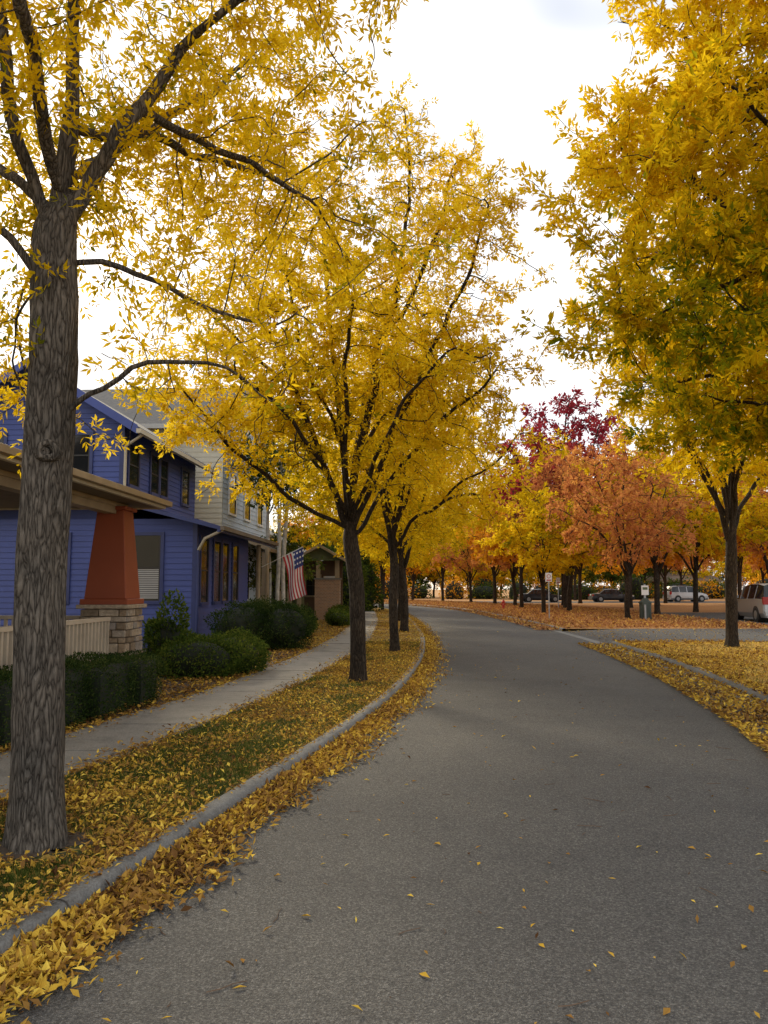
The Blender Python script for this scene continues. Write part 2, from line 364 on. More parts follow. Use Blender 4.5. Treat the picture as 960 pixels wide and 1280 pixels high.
# --- tree 2
O2=(-.44,13.9)
tr2=[(-.44,13.9,-.05),(-.47,13.9,1.4),(-.61,13.9,2.63),(-.72,13.9,4.04),(-.95,14.0,6.06),(-1.1,14.1,7.8),(-1.2,14.2,9.2)]
L2=[[(-.6,13.9,2.6),(-.98,13.7,3.47),(-1.56,13.4,4.9),(-2.15,13.2,6.3),(-2.5,13.,7.2)],
 [(-.6,13.9,2.65),(-.42,13.95,4.04),(0,14.1,6.06),(.36,14.2,7.8),(.46,14.2,10.0)],
 [(-.58,13.9,2.5),(-.14,13.8,3.6),(.57,13.6,5.2),(1.43,13.4,6.95),(1.8,13.2,8.2)],
 [(-.5,13.9,2.45),(.2,13.7,3.5),(1.1,13.4,4.6),(1.9,13.0,5.25)],
 [(-.6,13.9,2.6),(-1.3,13.6,3.0),(-2.4,13.2,3.9),(-3.3,12.8,4.7)],
 [(-.6,13.9,2.7),(-.7,13.2,4.0),(-.6,12.4,5.5),(-.4,11.8,6.4)],
 [(-.6,13.9,2.7),(-.5,14.8,4.2),(-.2,15.8,5.8),(.1,16.6,7.6)],
 [(0,14.1,6.06),(.7,14.4,7.4),(1.2,14.6,8.9),(1.4,14.7,9.6)],
 [(-.98,13.7,3.47),(-1.7,14.4,4.6),(-2.6,15.2,5.6)],
 [(-.42,13.95,4.04),(.5,15.0,5.2),(1.5,15.9,6.3)],
 [(-.72,13.9,4.04),(-1.3,13.0,5.4),(-1.6,12.4,6.6)],
 [(-.6,13.9,2.7),(-.1,13.0,3.7),(.5,12.2,4.7),(1.1,11.8,5.2)],
 [(-.6,13.9,2.8),(-1.1,13.0,3.7),(-1.6,12.3,4.4),(-2.2,11.8,4.8)],
 [(-1.56,13.4,4.9),(-2.3,13.3,5.6),(-3.0,13.1,6.2)]]
L2=rel(L2,O2); tr2=rel([tr2],O2)[0]
A=around(L2+[tr2[3:]],3100,.43,rg,.32); A=A[A[:,2]>3.0]
V,F,mi,rn,sm=make_tree([tr2]+L2,A,32,.132,.0062,.16,1.2,.175,60,per=4.0,leaf=(.086,.034),tipr=.0145,pinn=5,bias=.06,flare=.3,clen=.19,dens_clump=.75)
tree_obj('ash_tree',quadmesh('ash_tree_b',V,F,mi,[M['bark_dark'],M['leaf_y']],rn,sm),(O2[0],O2[1],0))
# --- generic vase tree
def vase(seed,H,R,fork,nl,rg):
    tr=[(0,0,-.05),(rg.normal()*.05,rg.normal()*.05,fork*.5),(rg.normal()*.1,rg.normal()*.1,fork),(rg.normal()*.2,rg.normal()*.2,fork+(H-fork)*.4),(rg.normal()*.4,rg.normal()*.4,H*.93)]
    Ls=[]
    for i in range(nl):
        az=i*2.399+rg.uniform(-.3,.3); spread=R*(.45+.55*rg.random()) if i%2 else R*(.35+.3*rg.random())
        top=fork+(H-fork)*(1-.62*(spread/R)**1.5)*rg.uniform(.88,1.0)
        c,s=math.cos(az),math.sin(az); z0=fork*rg.uniform(.85,1.15)
        Ls.append([(tr[2][0],tr[2][1],z0),(c*spread*.22,s*spread*.22,z0+(top-z0)*.3),(c*spread*.6,s*spread*.6,z0+(top-z0)*.65),(c*spread,s*spread,top)])
        if i%2:
            az2=az+rg.choice([-1,1])*.7
            Ls.append([(c*spread*.4,s*spread*.4,z0+(top-z0)*.5),(math.cos(az2)*spread*.8,math.sin(az2)*spread*.8,z0+(top-z0)*.62),(math.cos(az2)*spread*1.05,math.sin(az2)*spread*1.05,z0+(top-z0)*.7)])
    return tr,Ls
def generic(seed,H,R,fork,nl,nA,Rt,name,mats,sig=.75,low=.3,**kw):
    rg=np.random.default_rng(seed); tr,Ls=vase(seed,H,R,fork,nl,rg)
    A=around(Ls+[tr[2:]],nA,sig,rg,.3); A=A[A[:,2]>fork+low]
    V,F,mi,rn,sm=make_tree([tr]+Ls,A,seed,Rt,**kw)
    return quadmesh(name,V,F,mi,mats,rn,sm)
g3=generic(41,9.2,3.3,2.4,9,1900,.11,'ash_tree_c',[M['bark_dark'],M['leaf_y']],sig=.62,r0=.0055,step=.22,infl=1.4,kill=.25,per=4.8,leaf=(.12,.05),tipr=.014,pinn=3,bias=.08)
tree_obj('ash_tree',g3,(.28,20.2,0),.4)
tree_obj('ash_tree',g3,(.72,29.3,0),2.1,(1.3,1.3,1.0))
tree_obj('ash_tree',g3,(.75,38.5,0),3.9,(1.15,1.15,1.0))
tree_obj('ash_tree',g3,(.5,48,0),5.0,1.05)
tree_obj('ash_tree',g3,(-.1,57,0),1.0,1.0)
# right big near tree (mostly off frame)
O5=(8.6,11.5)
tr5=[(8.6,11.5,-.05),(8.65,11.5,1.5),(8.6,11.5,3.0),(8.4,11.4,5.5),(8.2,11.3,9.),(8.2,11.3,12.5)]
L5=[[(8.4,11.5,3.),(7.4,11.3,4.6),(6.1,11.2,6.0),(4.9,11.1,6.5),(3.6,11.,6.3)],
 [(8.4,11.5,3.2),(7.5,11.4,5.5),(6.3,11.3,7.5),(5.2,11.2,9.),(4.2,11.1,10.)],
 [(8.4,11.5,3.),(7.6,10.8,4.7),(6.4,10.2,6.2),(5.2,9.6,7.1),(4.2,9.2,7.7)],
 [(8.4,11.5,2.9),(7.2,12.2,4.2),(5.8,13.,5.0),(4.6,13.6,5.1)],
 [(8.4,11.5,2.9),(7.8,10.4,4.),(7.,9.4,4.8),(6.,8.6,5.2),(5.2,8.2,5.2)],
 [(8.3,11.4,5.),(7.2,11.,7.5),(6.4,10.6,9.8),(5.6,10.4,11.6)],
 [(8.3,11.4,5.),(9.,12.2,7.5),(9.8,13,10)],
 [(8.4,11.5,3.),(9.6,11.6,5),(11,11.8,7.),(12,12,8)],
 [(8.4,11.5,3.5),(7.7,12.6,5.6),(6.8,13.6,7.6),(6.,14.4,9.2),(5.3,15.,10.)],
 [(6.0,11.2,6.0),(5.3,10.6,5.9),(4.4,10.2,5.6),(3.6,10.,5.1)],
 [(7.2,12.2,4.2),(6.6,11.9,4.2),(5.6,11.6,4.3),(4.8,11.4,4.3)],
 [(8.3,11.4,5.),(7.8,9.8,6.5),(7.,8.6,7.8),(6.4,7.8,8.6)],
 [(6.0,11.2,6.0),(5.4,11.4,7.),(4.5,11.6,7.8),(3.6,11.7,8.3)]]
L5=rel(L5,O5); tr5=rel([tr5],O5)[0]
A=around(L5,4400,.58,rg,.25); A=A[A[:,2]>3.6]
V,F,mi,rn,sm=make_tree([tr5]+L5,A,55,.2,.0055,.18,1.3,.2,60,per=5.2,leaf=(.12,.047),tipr=.0145,pinn=5,bias=.02,clen=.22,droop=.03,dens_clump=.75)
tree_obj('ash_tree',quadmesh('ash_tree_r',V,F,mi,[M['bark_dark'],M['leaf_g']],rn,sm),(O5[0],O5[1],0))
g6=generic(66,12.5,4.6,2.9,9,2300,.155,'ash_tree_d',[M['bark_dark'],M['leaf_y']],sig=.85,low=1.5,r0=.007,step=.25,infl=1.6,kill=.3,per=4.8,leaf=(.145,.06),tipr=.019,pinn=3,bias=.08)
tree_obj('ash_tree',g6,(9.5,22.1,0),.9,1.0,[M['bark_dark'],M['leaf_g']])
f1=generic(71,11.5,4.6,2.6,9,1300,.16,'far_tree_a',[M['bark_dark'],M['leaf_o']],sig=.85,low=.9,r0=.014,step=.36,infl=2.,kill=.42,per=5.8,leaf=(.24,.11),tipr=.034,pinn=3,bias=0,clen=.3,dens_clump=.8)
f2=generic(72,10.5,4.4,2.4,8,1300,.15,'far_tree_b',[M['bark_dark'],M['leaf_p']],sig=.85,low=.9,r0=.014,step=.36,infl=2.,kill=.42,per=4.6,leaf=(.23,.105),tipr=.034,pinn=3,bias=0,clen=.3,dens_clump=.8)
def ft(name,me,x,y,leaf,rot,s=1.):
    return tree_obj(name,me,(x,y,0),rot,s,[M['bark_dark'],M[leaf]])
cy=np.array([-12,0,3.74,6.6,10.2,14.1,20.2,26.8,37.2,53,65,80,100,130,160,200]); cx=np.array([-5.8,-2.65,-1.71,-1.03,-.2,.45,1.04,1.38,1.5,1.2,.1,-3.6,-12,-32,-55,-90])
ty=np.arange(-12,200,.25); tx=np.interp(ty,cy,cx); kk=np.exp(-.5*(np.arange(-24,25)*.25/1.8)**2); kk/=kk.sum()
tx=np.convolve(np.pad(tx,24,mode='reflect',reflect_type='odd'),kk,'valid')
def Lx(y): return np.interp(y,ty,tx)
RW=5.5
ft('maple_tree',f2,12.1,40,'leaf_p',.3,.85)
ft('maple_tree',f2,12.2,53,'leaf_p',1.3,1.0)
ft('maple_tree',f1,13.6,60,'leaf_r',2.3,1.42)
ft('maple_tree',f1,10.6,62,'leaf_o',.3,.95)
ft('maple_tree',f2,11.2,69,'leaf_p',3.3,1.0)
ft('maple_tree',f1,9.7,49,'leaf_y',4.4,(.82,.82,.66))
ft('maple_tree',f1,10.6,77,'leaf_y',4.3,1.)
ft('maple_tree',f2,9.2,85,'leaf_p',5.3,1.)
ft('maple_tree',f1,6.8,93,'leaf_y',.6,1.)
ft('maple_tree',f2,3.6,101,'leaf_o',1.6,1.)
ft('maple_tree',f1,0,109,'leaf_y',2.6,1.)
ft('maple_tree',f2,-4.5,117,'leaf_o',3.6,1.)
ft('maple_tree',f1,15.6,46,'leaf_y',3.1,.95)
ft('maple_tree',f2,20.5,53,'leaf_o',2.,1.05)
ft('maple_tree',f1,19.6,64,'leaf_p',1.,1.1)
ft('maple_tree',f2,25.5,47,'leaf_y',5.,1.0)
ft('maple_tree',f2,28.,58,'leaf_p',3.,1.2)
ft('maple_tree',f1,16.5,74,'leaf_y',3.6,1.1)
ft('maple_tree',f2,24.5,72,'leaf_o',.2,1.1)
ft('maple_tree',f1,31,70,'leaf_y',1.2,1.1)
ft('maple_tree',f1,20,82,'leaf_o',1.2,1.1)
ft('maple_tree',f2,29,83,'leaf_p',2.2,1.1)
ft('maple_tree',f1,24,101,'leaf_y',1.2,1.)
ft('maple_tree',f2,31,103,'leaf_o',2.2,1.)
ft('maple_tree',f1,37,100,'leaf_p',3.2,1.)
ft('ash_tree',f1,-1.2,66,'leaf_y',1.2,.85)
ft('ash_tree',f2,-3.4,74,'leaf_y',2.2,.85)
ft('ash_tree',f1,-6.6,83,'leaf_o',3.2,.9)
ft('ash_tree',f2,-10.,92,'leaf_y',3.2,.9)
row=bpy.data.objects.new('distant_trees',None); link(row)
rr=random.Random(5)
for i in range(50):
    x=-50+i*2.6+rr.uniform(-2,2); y=rr.choice([122,130,142])+rr.uniform(-5,5)
    s=rr.uniform(.8,1.2)
    o=ft('distant_tree',rr.choice([f1,f2]),x,y,rr.choice(['leaf_o','leaf_y','leaf_y','leaf_gr','leaf_y','leaf_p']),rr.uniform(0,6),(s*1.1,s*1.1,s*rr.uniform(.75,1.1))); o.parent=row
    if i%2: o.location.z=-1.8
for i in range(9):
    o=ft('distant_tree',f2,-16-rr.uniform(0,16),50+i*6,rr.choice(['leaf_gr','leaf_y','leaf_g']),rr.uniform(0,6),rr.uniform(.7,.95)); o.parent=row
for i in range(10):
    o=ft('distant_tree',f1,36+rr.uniform(0,30),54+i*5,rr.choice(['leaf_o','leaf_p','leaf_y']),rr.uniform(0,6),rr.uniform(.9,1.1)); o.parent=row
# ---------------------------------------------------------------- ground pieces
def strip(name,y0,y1,offs,zs,mat,dy=.5):
    ys=np.arange(y0,y1+1e-6,dy); n=len(offs); V=[];F=[]
    for y in ys:
        for o,z in zip(offs,zs): V.append((Lx(y)+o,y,z))
    for a in range(len(ys)-1):
        for b in range(n-1): F.append((a*n+b,a*n+b+1,(a+1)*n+b+1,(a+1)*n+b))
    me=bpy.data.meshes.new(name); me.from_pydata(V,[],F); me.materials.append(mat)
    for p in me.polygons: p.use_smooth=n>3
    o=bpy.data.objects.new(name,me); link(o); return o
def poly(name,pts,mat,faces=None):
    me=bpy.data.meshes.new(name); me.from_pydata(pts,[],faces or [tuple(range(len(pts)))]); me.materials.append(mat)
    o=bpy.data.objects.new(name,me); link(o); return o
poly('ground',[(-500,-60,-.14),(500,-60,-.14),(500,700,-.14),(-500,700,-.14)],M['lawn_b'])
strip('road',-12,199,[0,RW],[-.1,-.1],M['asphalt'])
strip('gutter_pan',-12,199,[.0,.30],[-.096,-.094],M['curb'])
strip('gutter_pan',-12,199,[RW-.3,RW],[-.094,-.096],M['curb'])
pr=[(-.16,-.02),(-.155,.004),(-.14,.014),(-.06,.012),(-.03,.0),(-.012,-.03),(0.003,-.13)]
strip('curb',-12,199,[p[0] for p in pr],[p[1] for p in pr],M['curb'],.25)
pr2=[(RW-p[0],p[1]) for p in pr][::-1]
strip('curb',-12,24,[p[0] for p in pr2],[p[1] for p in pr2],M['curb'],.25)
strip('curb',31.5,199,[p[0] for p in pr2],[p[1] for p in pr2],M['curb'],.25)
JV=[];JF=[]
for y in np.arange(1.2,40,3.05):
    x=Lx(y); s=(Lx(y+.1)-Lx(y))/.1
    for a in range(len(pr)-1):
        b=len(JV); (o0,z0),(o1,z1)=pr[a],pr[a+1]; e=.003
        JV+= [(x+o0+(e if a==len(pr)-2 else 0),y,z0+e),(x+o1+(e if a>=len(pr)-3 else 0),y,z1+e),(x+o1+(e if a>=len(pr)-3 else 0)+s*.012,y+.012,z1+e),(x+o0+(e if a==len(pr)-2 else 0)+s*.012,y+.012,z0+e)]; JF.append((b,b+1,b+2,b+3))
poly('curb_joints',JV,M['joint'],JF)
strip('verge',-12,199,[-90,-3.05,-1.75,-.16],[0,0,0,0],M['verge'])
strip('lawn',-12,24,[RW+.16,60],[0,0],M['lawn'])
strip('lawn',31.5,199,[RW+.16,90],[0,0],M['lawn_b'])
SV=[];SF=[]
y=-10.
while y<70:
    L=1.5; y1=y+L-.016; b=len(SV); dz=random.uniform(-.005,.006)
    for yy in (y,y1):
        for o in (-2.95,-1.72): SV.append((Lx(yy)+o,yy,.02+dz))
    for yy in (y,y1):
        for o in (-2.95,-1.72): SV.append((Lx(yy)+o,yy,-.03))
    SF+=[(b,b+1,b+3,b+2),(b,b+4,b+5,b+1),(b+1,b+5,b+7,b+3),(b,b+2,b+6,b+4),(b+2,b+3,b+7,b+6)]; y+=L
poly('sidewalk',SV,M['walk'],SF)
DV=[];DF=[]
xs=[Lx(27)+RW-.02,7.8,9.2,16]; zs=[-.098,-.06,.008,.008]
for x,z in zip(xs,zs): DV+=[(x,24.05,z),(x,31.45,z)]
for i in range(3): DF.append((2*i,2*i+2,2*i+3,2*i+1))
poly('driveway',DV,M['asphalt'],DF)
poly('parking_lot',[(16,23.5,.008),(40,23.5,.008),(40,52,.008),(16,52,.008)],M['asphalt'])
poly('side_street',[(10,84,.008),(120,88,.008),(120,97,.008),(10,94,.008)],M['asphalt'])
poly('front_yard_soil',[(-9,9.,.004),(-3.25,9.,.004),(-2.6,16,.004),(-1.9,22,.004),(-9,22,.004)],M['mulch'])
poly('front_walk',[(-6,16.6,.012),(-2.3,16.4,.012),(-2.05,17.6,.012),(-6,17.8,.012)],M['walk'])
pts=[(O1[0]+(.30+.07*math.sin(3*a)+.06*math.sin(7*a+1)+.03*math.sin(13*a))*math.cos(a),O1[1]+(.28+.06*math.sin(4*a+2)+.04*math.sin(9*a))*math.sin(a),.003) for a in np.linspace(0,2*math.pi,60,endpoint=False)]
poly('bare_soil',pts,M['mulch'])
# ---------------------------------------------------------------- leaf litter
def scatter(name,X,Y,Z,size,mat,rgs,tilt=.35,bias=0.,asp=.42):
    n=len(X); B=np.stack([X,Y,Z],1); az=rgs.uniform(0,6.283,n); ti=rgs.normal(size=n)*tilt
    D=np.stack([np.cos(az)*np.cos(ti),np.sin(az)*np.cos(ti),np.sin(np.abs(ti))],1)
    up=nrm(np.stack([rgs.normal(size=n)*tilt,rgs.normal(size=n)*tilt,np.ones(n)],1))
    L=size*rgs.uniform(.45,1.5,n); V,F=leafquads(B,D,L,L*asp*rgs.uniform(.5,1.4,n),rgs,.3*1,up)
    rn=np.clip(rgs.normal(.5+bias,.28,n)+.12*lowfreq(B,1.7,8),0,1)
    me=quadmesh(name,V,F,np.zeros(n,int),[mat],rn); o=bpy.data.objects.new(name,me); link(o); return o
r2=np.random.default_rng(99)
def logY(n,a,b): return np.exp(r2.uniform(math.log(a),math.log(b),n))
n=38000; Yv=logY(n,1.6,55); off=np.abs(r2.normal(0,.2,n))*np.where(r2.random(n)<.14,2.3,1)
lim=.20+.10*np.sin(Yv*1.7)+.08*np.sin(Yv*4.1)+.05*np.sin(Yv*11)+.045*np.minimum(Yv,14)*.5
k=off<lim+.28*r2.random(n)**2; Yv=Yv[k];off=off[k]
scatter('gutter_leaves',Lx(Yv)+off,Yv,-.09+r2.random(len(Yv))*.055*np.exp(-off*3),.055,M['litter'],r2,.5,.02)
n=110000; Yv=logY(n,2,60); off=r2.uniform(-1.78,-.04,n); P=np.stack([Lx(Yv)+off,Yv,0*Yv],1)
d=lowfreq(P,1.6,3)*.55+lowfreq(P,5,4)*.45; k=(r2.random(n)<np.clip(.42+.5*d+.012*np.minimum(Yv,20),.08,1))&((P[:,0]+2.15)**2+(P[:,1]-5.15)**2>.045+.12*r2.random(n)); Yv=Yv[k];P=P[k]
zz=np.where(P[:,0]-Lx(Yv)>-.16,.018,.006)
scatter('verge_leaves',P[:,0],P[:,1],zz+r2.random(len(P))*.03,.042,M['litter'],r2,.45,.03)
n=30000; Yv=logY(n,2.5,60); off=-2.9-np.abs(r2.normal(0,1.4,n)); k=(Lx(Yv)+off>-7)
Yv=Yv[k];off=off[k]
scatter('yard_leaves',Lx(Yv)+off,Yv,.01+r2.random(len(Yv))*.03,.065,M['litter'],r2,.35,-.08)
n=4200; Yv=logY(n,3,50); u=r2.random(n); off=-1.72-1.23*np.where(u<.5,u**2*2*.5,1-(1-u)**2*2*.5)
scatter('sidewalk_leaves',Lx(Yv)+off,Yv,.028+r2.random(n)*.01,.05,M['litter'],r2,.3)
n=54000; Yv=logY(n,7,24.2); off=RW-.95+8*r2.random(n)**1.8
dd=lowfreq(np.stack([off,Yv,0*Yv],1),1.3,14)
k=((off>RW-.1)&(r2.random(n)<.72+.45*dd))|((off<=RW-.1)&(r2.random(n)<.35+.6*(off-RW+.95)))|((off>RW-.1)&(off<RW+.35)); Yv=Yv[k];off=off[k]
zz=np.where(off<RW,-.085,np.where(off<RW+.18,.018,.01))
scatter('lawn_leaves',Lx(Yv)+off,Yv,zz+r2.random(len(Yv))*.03,.07,M['litter'],r2,.45,.03)
n=45000; Yv=logY(n,31.6,100); off=RW-.9+r2.random(n)*11; X=Lx(Yv)+off; k=((X<16)|(Yv>52)); X=X[k];Yv=Yv[k];off=off[k]
scatter('lawn_leaves_far',X,Yv,np.where(off<RW,-.085,.01)+r2.random(len(Yv))*.05,.14,M['litter_b'],r2,.5,.08)
n=620; Yv=logY(n,1.8,60); off=.3+5*r2.random(n)**1.5
scatter('road_leaves',Lx(Yv)+off,Yv,-.094+0*Yv,.045,M['litter'],r2,.3,.08)
n=900; Yv=r2.uniform(24.2,31.4,n); X=6.9+r2.random(n)**1.2*9
scatter('driveway_leaves',X,Yv,np.interp(X,[6.5,9.2],[-.08,.015]),.07,M['litter'],r2,.3)
def blades(name,X,Y,h):
    n=len(X); B=np.stack([X,Y,0*X],1); D=nrm(np.stack([r2.normal(0,.4,n),r2.normal(0,.4,n),np.ones(n)],1))
    V,F=leafquads(B,D,h*r2.uniform(.5,1.3,n),np.full(n,.007),r2,.2)
    me=quadmesh(name,V,F,np.zeros(n,int),[M['grassb']],r2.random(n)); link(bpy.data.objects.new(name,me))
n=130000; Yv=logY(n,2,24); off=r2.uniform(-1.74,-.17,n); P=np.stack([Lx(Yv)+off,Yv,0*Yv],1); d=lowfreq(P,1.6,3)*.55+lowfreq(P,5,4)*.45
k=(r2.random(n)<np.clip(.52-.45*d,.08,1))&((P[:,0]+2.1)**2+(P[:,1]-5.1)**2>.1)
blades('verge_grass',P[k,0],P[k,1],.044)
n=22000; Yv=logY(n,9,24); off=RW+.18+7*r2.random(n)**1.3; dd=lowfreq(np.stack([off,Yv,0*Yv],1),1.3,14); k=r2.random(n)<.55-.6*dd
blades('lawn_grass',Lx(Yv[k])+off[k],Yv[k],.06)
TV=[];TF=[]
for i in range(48):
    y=math.exp(random.uniform(math.log(2.6),math.log(16))); x=Lx(y)+random.uniform(.5,4.6); a=random.uniform(0,3.14); L=random.uniform(.04,.2); w=.0022
    p=np.array([x,y])
    for s in range(3):
        d=np.array([math.cos(a),math.sin(a)]); q=p+d*L/3; nn=np.array([-d[1],d[0]])*w*(1-.25*s)
        b=len(TV); TV+=[(*(p-nn),-.096),(*(p+nn),-.096),(*(q+nn),-.096),(*(q-nn),-.096),(*p,-.092),(*q,-.092)]
        TF+=[(b,b+3,b+5,b+4),(b+1,b+4,b+5,b+2)]; p=q; a+=random.uniform(-.5,.5)
poly('fallen_twigs',TV,M['brown'],TF)
# ---------------------------------------------------------------- shrubs
def shrub(name,blobs,n,size,mat,seed,z0=0.,box=False,lum=.10):
    rg=np.random.default_rng(seed)
    tot=sum(b[3]*b[4]+b[4]*b[5]+b[3]*b[5] for b in blobs); off=0; VV=[];FF=[];RR=[];MM=[]
    for (x,y,z,a,b,c) in blobs:
        k=int(n*(a*b+b*c+a*c)/tot); d=nrm(rg.normal(size=(k,3)))
        if box:
            q=d/np.maximum(np.abs(d).max(1,keepdims=True),1e-6); d2=q*.8+d*.2; d2*= .97
        else: d2=d
        lump=1+lum*lowfreq(d2*np.array([a,b,c])+[x,y,z],5,seed)+.05*rg.normal(size=k)
        if box: lump=1+.45*(lump-1)
        s=lump*(1-.18*rg.random(k)**2)
        P=np.stack([x+d2[:,0]*a*s,y+d2[:,1]*b*s,z+d2[:,2]*c*s],1); m=P[:,2]>z0; P=P[m]; dd=d[m]
        D=nrm(dd*.7+rg.normal(size=P.shape)*.7+np.array([0,0,.3]))
        v,f=leafquads(P,D,size*rg.uniform(.7,1.4,len(P)),size*.5*rg.uniform(.8,1.2,len(P)),rg)
        VV.append(v);FF.append(f+off);off+=len(v);RR.append(np.clip(rg.normal(.5,.22,len(P))+.12*lowfreq(P,4,seed+1),0,1));MM.append(np.zeros(len(P),int))
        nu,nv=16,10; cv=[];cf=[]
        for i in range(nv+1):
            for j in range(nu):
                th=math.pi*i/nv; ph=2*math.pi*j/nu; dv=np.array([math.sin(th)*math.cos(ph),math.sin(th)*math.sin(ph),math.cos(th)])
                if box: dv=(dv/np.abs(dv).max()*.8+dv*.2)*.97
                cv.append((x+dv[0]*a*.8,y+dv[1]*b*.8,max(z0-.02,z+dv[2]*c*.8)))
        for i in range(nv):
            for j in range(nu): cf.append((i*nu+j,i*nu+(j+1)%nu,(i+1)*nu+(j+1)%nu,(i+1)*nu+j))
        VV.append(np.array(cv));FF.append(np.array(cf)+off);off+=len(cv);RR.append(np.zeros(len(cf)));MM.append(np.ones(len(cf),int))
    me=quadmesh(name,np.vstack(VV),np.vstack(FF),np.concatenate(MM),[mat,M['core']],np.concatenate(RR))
    return link(bpy.data.objects.new(name,me))
hb=[]
for i in range(7):
    y=6.2+i*.85; hb.append((Lx(y)-3.55,y,.3,.44,.85 if i<6 else .5,.40+rr.uniform(-.02,.02)))
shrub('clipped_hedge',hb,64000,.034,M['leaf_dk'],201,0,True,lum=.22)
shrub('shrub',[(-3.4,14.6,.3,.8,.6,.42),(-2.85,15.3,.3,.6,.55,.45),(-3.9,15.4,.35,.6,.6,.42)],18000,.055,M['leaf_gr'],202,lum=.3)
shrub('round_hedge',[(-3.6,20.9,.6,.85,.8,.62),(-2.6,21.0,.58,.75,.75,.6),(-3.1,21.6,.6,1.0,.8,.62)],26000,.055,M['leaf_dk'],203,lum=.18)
shrub('shrub',[(-4.0,15.0,.5,.32,.32,.62),(-4.2,15.3,.4,.3,.3,.5)],4500,.09,M['leaf_gr'],204,lum=.35)
shrub('shrub',[(-2.9,26,.4,.6,1.2,.4),(-3.0,28,.4,.5,1.,.4)],8000,.08,M['leaf_gr'],205,lum=.2)
shrub('shrub',[(-1.9,34,.3,.5,1.2,.35),(-2.0,37,.35,.5,1.2,.4)],7000,.08,M['leaf_gr'],206,lum=.2)
for i,(x,y,h) in enumerate([(-2.3,50,4.4),(-1.5,55,4.2),(-3.9,50,5),(-3.6,60,6)]):
    shrub('juniper_tree',[(x,y,h*.25,1.1,1.1,h*.3),(x+.2,y,h*.5,.85,.85,h*.3),(x-.1,y+.1,h*.75,.5,.5,h*.27)],6000,.2,M['leaf_gr'],210+i,lum=.3)
ub=[]
for i in range(40):
    ub.append((-45+i*3.6+rr.uniform(-1.5,1.5),112+rr.uniform(-5,8)+(12 if -8<-45+i*3.6<0 else 0),.8,rr.uniform(1.6,3.2),1.6,rr.uniform(1.2,2.8)))
shrub('distant_shrubs',ub[::2],20000,.34,M['leaf_gr'],230,lum=.35)
shrub('distant_shrubs',ub[1::2],20000,.34,M['leaf_o'],231,lum=.35)
gs=generic(81,4.2,1.3,1.2,8,700,.06,'green_tree',[M['bark_dark'],M['leaf_gr']],sig=.42,r0=.006,step=.2,infl=1.2,kill=.25,per=6,leaf=(.12,.05),tipr=.015,pinn=3,bias=.15)
tree_obj('green_tree',gs,(-4.5,33.8,0),0,1.)
gb=generic(82,8.5,1.8,4.5,6,420,.085,'birch',[M['birch'],M['leaf_gr']],sig=.6,r0=.006,step=.25,infl=1.4,kill=.3,per=3.4,leaf=(.14,.07),tipr=.015,pinn=3)
for x,y,a in [(-4.25,31.6,0),(-3.95,31.9,2.),(-4.6,32.4,4.)]: tree_obj('birch_tree',gb,(x,y,0),a)
